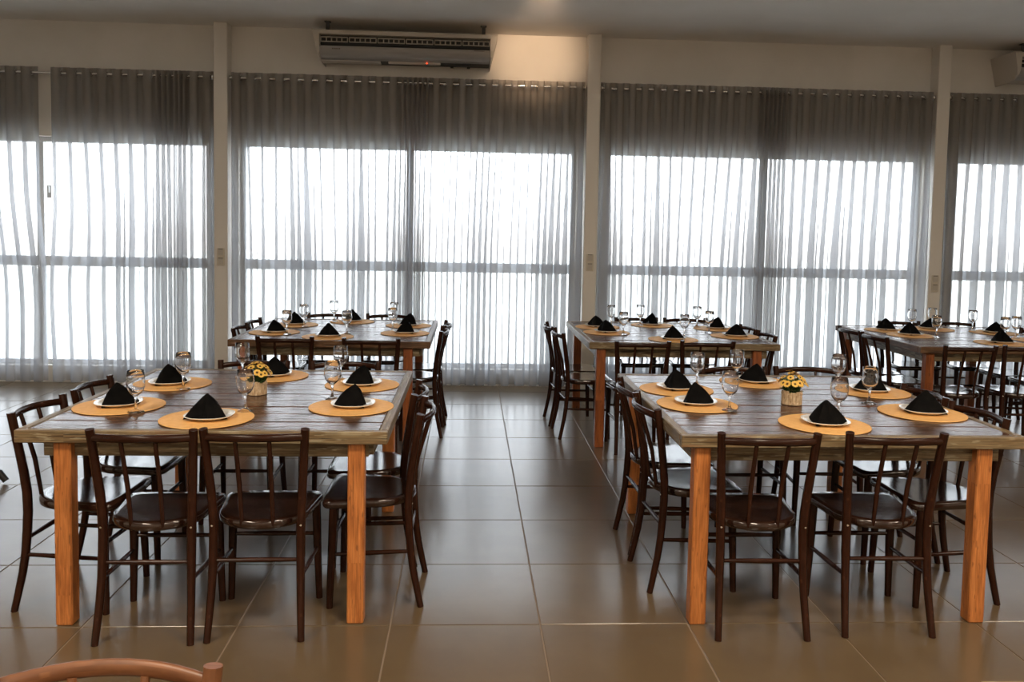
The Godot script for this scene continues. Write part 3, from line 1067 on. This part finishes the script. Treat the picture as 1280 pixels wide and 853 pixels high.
# ---------------------------------------------------------------- the place
func _ready() -> void:
	# camera: a step back from the tables, its lens shifted down a little
	var f := 1023.9
	var cam := Camera3D.new()
	cam.name = "camera"
	cam.projection = Camera3D.PROJECTION_FRUSTUM
	cam.near = 0.1
	cam.far = 200.0
	cam.size = 0.1 * 853.0 / f
	cam.frustum_offset = Vector2(0.0, -0.1 * (426.5 - 353.8) / f)
	cam.transform = Transform3D(Basis(Vector3.UP, -0.0523) * Basis(Vector3.RIGHT, -0.0619) * Basis(Vector3.BACK, 0.0188), Vector3(0, 1.5754, 0))
	add_child(cam)
	cam.current = true
	# overcast daylight
	var sky := ProceduralSkyMaterial.new()
	sky.sky_top_color = Color(0.93, 0.97, 1.0)
	sky.sky_horizon_color = Color(0.97, 0.985, 1.0)
	sky.ground_horizon_color = Color(0.95, 0.95, 0.95)
	sky.ground_bottom_color = Color(0.9, 0.9, 0.9)
	sky.sky_energy_multiplier = 2.02
	sky.ground_energy_multiplier = 1.75
	var env := Environment.new()
	env.background_mode = Environment.BG_SKY
	env.sky = Sky.new()
	env.sky.sky_material = sky
	env.tonemap_mode = Environment.TONE_MAPPER_LINEAR
	env.tonemap_exposure = 1.9
	env.sdfgi_enabled = true
	env.ssao_enabled = true
	env.ssil_enabled = true
	var we := WorldEnvironment.new()
	we.name = "world"
	we.environment = env
	add_child(we)
	materials()
	# lamps of the room, on the ceiling behind and above the camera
	for q in [[-2.4, -1.2, "over the camera row, on the first column's side"], [1.2, -1.2, "in line with the middle column, nearer the tables"], [4.8, -1.2, "in line with the end column, nearer the tables"], [-2.4, 1.8, "by the back wall, on the first column's side"], [1.2, 1.8, "by the back wall, in line with the middle column"], [4.8, 1.8, "by the back wall, in line with the end column"]]:
		panel_lamp(Vector3(q[0], CEIL, q[1]), "square warm ceiling lamp " + q[2], 4.9)
	spot_lamp(Vector3(0.62, CEIL, -6.2), Vector3(0.62, 3.35, WALL_Z), 1.9)
	room()
	curtains()
	air_conditioner(Vector3(-0.64, 3.445, WALL_Z), "white and silver air conditioner hanging beside the spotlit wall, red light on")
	air_conditioner(Vector3(6.2, 3.44, WALL_Z), "second white air conditioner, beyond the end column")
	light_switch(Vector3(COLS[0], 1.28, WALL_Z + 0.15), "double light switch on the first column, beyond the air conditioner")
	light_switch(Vector3(COLS[1], 1.285, WALL_Z + 0.15), "double light switch on the middle column")
	light_switch(Vector3(COLS[2], 1.13, WALL_Z + 0.15), "double light switch on the end column")
	furniture()

func furniture() -> void:
	var chair := make_chair(M.chair_wood, M.seat_wood)
	var P := {
		"FL": "daisy table facing the air conditioner",
		"FR": "daisy table facing the middle column",
		"BL": "curtain-side table under the air conditioner",
		"BR": "curtain-side table by the middle column",
		"BRR": "curtain-side table by the end column",
	}
	var C := {"FL": Vector2(-1.02, -3.89), "FR": Vector2(1.56, -3.865), "BL": Vector2(-0.98, -6.52), "BR": Vector2(1.59, -6.60), "BRR": Vector2(4.05, -6.56)}
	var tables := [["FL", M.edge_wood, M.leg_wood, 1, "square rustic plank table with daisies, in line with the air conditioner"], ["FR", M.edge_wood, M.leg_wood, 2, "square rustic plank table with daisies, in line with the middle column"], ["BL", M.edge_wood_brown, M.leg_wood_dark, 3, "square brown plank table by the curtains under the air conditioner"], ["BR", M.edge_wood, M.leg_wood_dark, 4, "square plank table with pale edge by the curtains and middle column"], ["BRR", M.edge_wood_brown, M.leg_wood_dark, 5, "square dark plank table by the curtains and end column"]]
	for q in tables:
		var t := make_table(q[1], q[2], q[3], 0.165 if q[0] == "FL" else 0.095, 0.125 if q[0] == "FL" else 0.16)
		t.name = numbered("dining_table")
		add_child(t)
		t.position = Vector3(C[q[0]].x, 0, C[q[0]].y)
		tag(t, q[4], "table", "square plank dining tables")
	# a table in the next row, of which one edge shows
	var nt := make_table(M.edge_wood, M.leg_wood, 6)
	nt.name = numbered("dining_table")
	add_child(nt)
	nt.position = Vector3(0.925 + TS / 2, 0, -1.383 + TS / 2)
	tag(nt, "bare plank table in the row farthest from the curtains", "table", "square plank dining tables")
	# chairs: table, x, z, turn in degrees, which
	var n := "nearer curtains"
	var r := "farther from curtains"
	var chairs := [
		["FL", -1.203, -3.255, 0, "room side, away from aisle"], ["FL", -0.80, -3.275, 1, "room side, by aisle"],
		["FL", -1.61, -3.50, -93, "side away from aisle, " + r], ["FL", -1.60, -3.99, -90, "side away from aisle, " + n],
		["FL", -0.388, -3.535, 90, "aisle side, " + r], ["FL", -0.44, -3.94, 90, "aisle side, " + n],
		["FL", -0.70, -4.50, 180, "curtain side, by aisle"], ["FL", -1.215, -4.50, 180, "curtain side, away from aisle"],
		["FR", 1.17, -3.255, -1, "room side, by aisle"], ["FR", 1.685, -3.275, -1, "room side, away from aisle"],
		["FR", 1.01, -3.668, -87, "aisle side, " + r], ["FR", 1.01, -4.085, -88, "aisle side, " + n],
		["FR", 2.10, -3.52, 92, "side away from aisle, " + r], ["FR", 2.10, -3.97, 90, "side away from aisle, " + n],
		["FR", 1.545, -4.46, 180, "curtain side, by aisle"], ["FR", 1.985, -4.48, 178, "curtain side, away from aisle"],
		["BL", -1.28, -5.95, 0, "room side, away from aisle"], ["BL", -0.675, -5.905, 0, "room side, by aisle"],
		["BL", -1.56, -6.37, -90, "side away from aisle, " + r], ["BL", -1.56, -6.78, -90, "side away from aisle, " + n],
		["BL", -0.40, -6.34, 90, "aisle side, " + r], ["BL", -0.385, -6.75, 90, "aisle side, " + n],
		["BL", -0.72, -7.20, 180, "curtain side, by aisle"], ["BL", -1.245, -7.20, 180, "curtain side, away from aisle"],
		["BR", 1.24, -5.92, 0, "room side, by aisle"], ["BR", 1.727, -5.985, 0, "room side, away from aisle"],
		["BR", 0.90, -6.335, -86, "aisle side, " + r], ["BR", 0.87, -6.75, -88, "aisle side, " + n],
		["BR", 2.155, -6.31, 90, "side away from aisle, " + r], ["BR", 2.155, -6.75, 90, "side away from aisle, " + n],
		["BR", 1.53, -7.19, 180, "curtain side, by aisle"], ["BR", 1.98, -7.19, 180, "curtain side, away from aisle"],
		["BRR", 3.63, -5.90, 0, "room side, by middle column"], ["BRR", 4.12, -5.92, -6, "room side, by end column"],
		["BRR", 3.42, -6.33, -88, "middle-column side, " + r], ["BRR", 3.42, -6.75, -90, "middle-column side, " + n],
		["BRR", 4.67, -6.33, 90, "end-column side, " + r], ["BRR", 4.67, -6.75, 90, "end-column side, " + n],
		["BRR", 3.99, -7.18, 180, "curtain side, by middle column"], ["BRR", 4.52, -7.18, 180, "curtain side, by end column"],
	]
	for q in chairs:
		copy(chair, "dining_chair", "dark spindle-back chair, %s, %s" % [q[4], P[q[0]]], "chair", Vector3(q[1], 0, q[2]), deg_to_rad(q[3]), "chairs at the " + P[q[0]])
	var red := make_chair(M.chair_wood_red, M.chair_wood_red)
	copy(red, "dining_chair", "reddish brown bowed-back chair standing alone with its back to the tables", "chair", Vector3(-0.612, 0, -1.19), PI + 0.03, "chairs in the next row")
	chair.free()
	red.free()
	# black stand of which one foot shows
	var st := thing("tripod_stand", "black tripod stand foot on the tiles beyond the tables", "tripod", Vector3(-3.15, 0, -4.98))
	var mb := MB.new()
	mb.tube([Vector3(0, 0.3, 0), Vector3(0, 1.5, 0)], [0.016, 0.014], 12)
	part("pole", mb.mesh(), M.plastic_black, st)
	for i in 3:
		var a := TAU * i / 3.0 + 0.1
		mb = MB.new()
		mb.tube([Vector3(0, 0.62, 0), Vector3(cos(a) * 0.36, 0.035, -sin(a) * 0.36)], [0.012, 0.012], 8)
		var lg := part("leg", mb.mesh(), M.plastic_black, st)
		mb = MB.new()
		mb.tube([Vector3(cos(a) * 0.335, 0.075, -sin(a) * 0.335), Vector3(cos(a) * 0.375, 0.0162, -sin(a) * 0.375)], [0.019, 0.019], 10)
		part("rubber_foot", mb.mesh(), M.plastic_black, lg)
	# settings: mat offset from the table's middle, side, then the glass
	var std := [
		["away", Vector2(-0.497, 0.267), Vector2(-0.375, 0.40)], ["away2", Vector2(-0.455, -0.25), Vector2(-0.355, -0.115)],
		["room", Vector2(-0.05, 0.495), Vector2(0.068, 0.36)], ["curtain", Vector2(-0.02, -0.50), Vector2(-0.17, -0.47)],
		["aisle", Vector2(0.505, 0.25), Vector2(0.395, 0.10)], ["aisle2", Vector2(0.485, -0.27), Vector2(0.355, -0.40)]]
	var fr := [
		["aisle2", Vector2(-0.49, -0.25), Vector2(-0.36, -0.335)], ["aisle", Vector2(-0.485, 0.115), Vector2(-0.375, 0.255)],
		["room", Vector2(-0.045, 0.50), Vector2(0.07, 0.385)], ["curtain", Vector2(0.0, -0.48), Vector2(-0.115, -0.44)],
		["away2", Vector2(0.53, -0.235), Vector2(0.39, -0.32)], ["away", Vector2(0.515, 0.265), Vector2(0.37, 0.06)]]
	var brr := [
		["aisle2", Vector2(-0.40, -0.34), Vector2(-0.13, -0.44)], ["aisle", Vector2(-0.38, -0.01), Vector2(-0.24, 0.12)],
		["room", Vector2(0.08, 0.44), Vector2(0.30, 0.16)], ["curtain", Vector2(0.06, -0.49), Vector2(0.13, -0.60)],
		["away2", Vector2(0.50, -0.26), Vector2(0.40, -0.40)], ["away", Vector2(0.5, 0.25), Vector2(0.40, 0.12)]]
	var side_words := {"away": "side away from aisle, " + r, "away2": "side away from aisle, " + n, "aisle": "aisle side, " + r, "aisle2": "aisle side, " + n, "room": "room side", "curtain": "curtain side"}
	var end_words := {"away": "end-column side, " + r, "away2": "end-column side, " + n, "aisle": "middle-column side, " + r, "aisle2": "middle-column side, " + n, "room": "room side", "curtain": "curtain side"}
	var face := {"room": 0.0, "curtain": PI}
	var mm := placemat_mesh()
	var pm := plate_mesh()
	var gm := glass_mesh()
	var naps := []
	for i in 5:
		naps.append(napkin_mesh(200 + i))
	var rng := RandomNumberGenerator.new()
	rng.seed = 77
	for key in ["FL", "FR", "BL", "BR", "BRR"]:
		var lay: Array = {"FL": std, "BL": std, "FR": fr, "BR": fr, "BRR": brr}[key]
		for s in lay:
			var words: String = (end_words if key == "BRR" else side_words)[s[0]]
			var off: Vector2 = s[1]
			var jit := Vector2(rng.randf_range(-0.02, 0.02), rng.randf_range(-0.02, 0.02)) if key[0] == "B" else Vector2.ZERO
			var c: Vector2 = C[key] + off + jit
			var turn: float = face.get(s[0], PI / 2 * signf(off.x))
			var y := TH
			var where: String = words + ", " + P[key]
			single("placemat", mm, M.placemat_weave, "round tan placemat, " + where, "placemat", Vector3(c.x, y, c.y), 0.0, "placemats on the " + P[key])
			var pc := c + Vector2(rng.randf_range(-0.012, 0.012), rng.randf_range(-0.012, 0.012))
			single("plate", pm, M.porcelain, "small white plate, " + where, "plate", Vector3(pc.x, y + 0.0032, pc.y), turn + rng.randf_range(-0.25, 0.25), "plates on the " + P[key])
			single("napkin", naps[rng.randi() % 5], M.napkin_cloth, "black folded napkin, " + where, "napkin", Vector3(pc.x, y + 0.0092, pc.y), turn + rng.randf_range(-0.3, 0.3), "napkins on the " + P[key])
			var g: Vector2 = C[key] + s[2] + jit
			var gy := y + (0.0032 if (g - c).length() < 0.2 else 0.0)
			single("wine_glass", gm, M.wine_glass, "stemmed wine glass, " + where, "wine glass", Vector3(g.x, gy, g.y), 0.0, "wine glasses on the " + P[key])
	flower_pot(Vector3(C.FL.x + 0.02, TH, C.FL.y - 0.02), "potted yellow daisies in birch bark on the table facing the air conditioner", 301)
	flower_pot(Vector3(C.FR.x - 0.02, TH, C.FR.y + 0.085), "potted yellow daisies in birch bark on the table facing the middle column", 302)
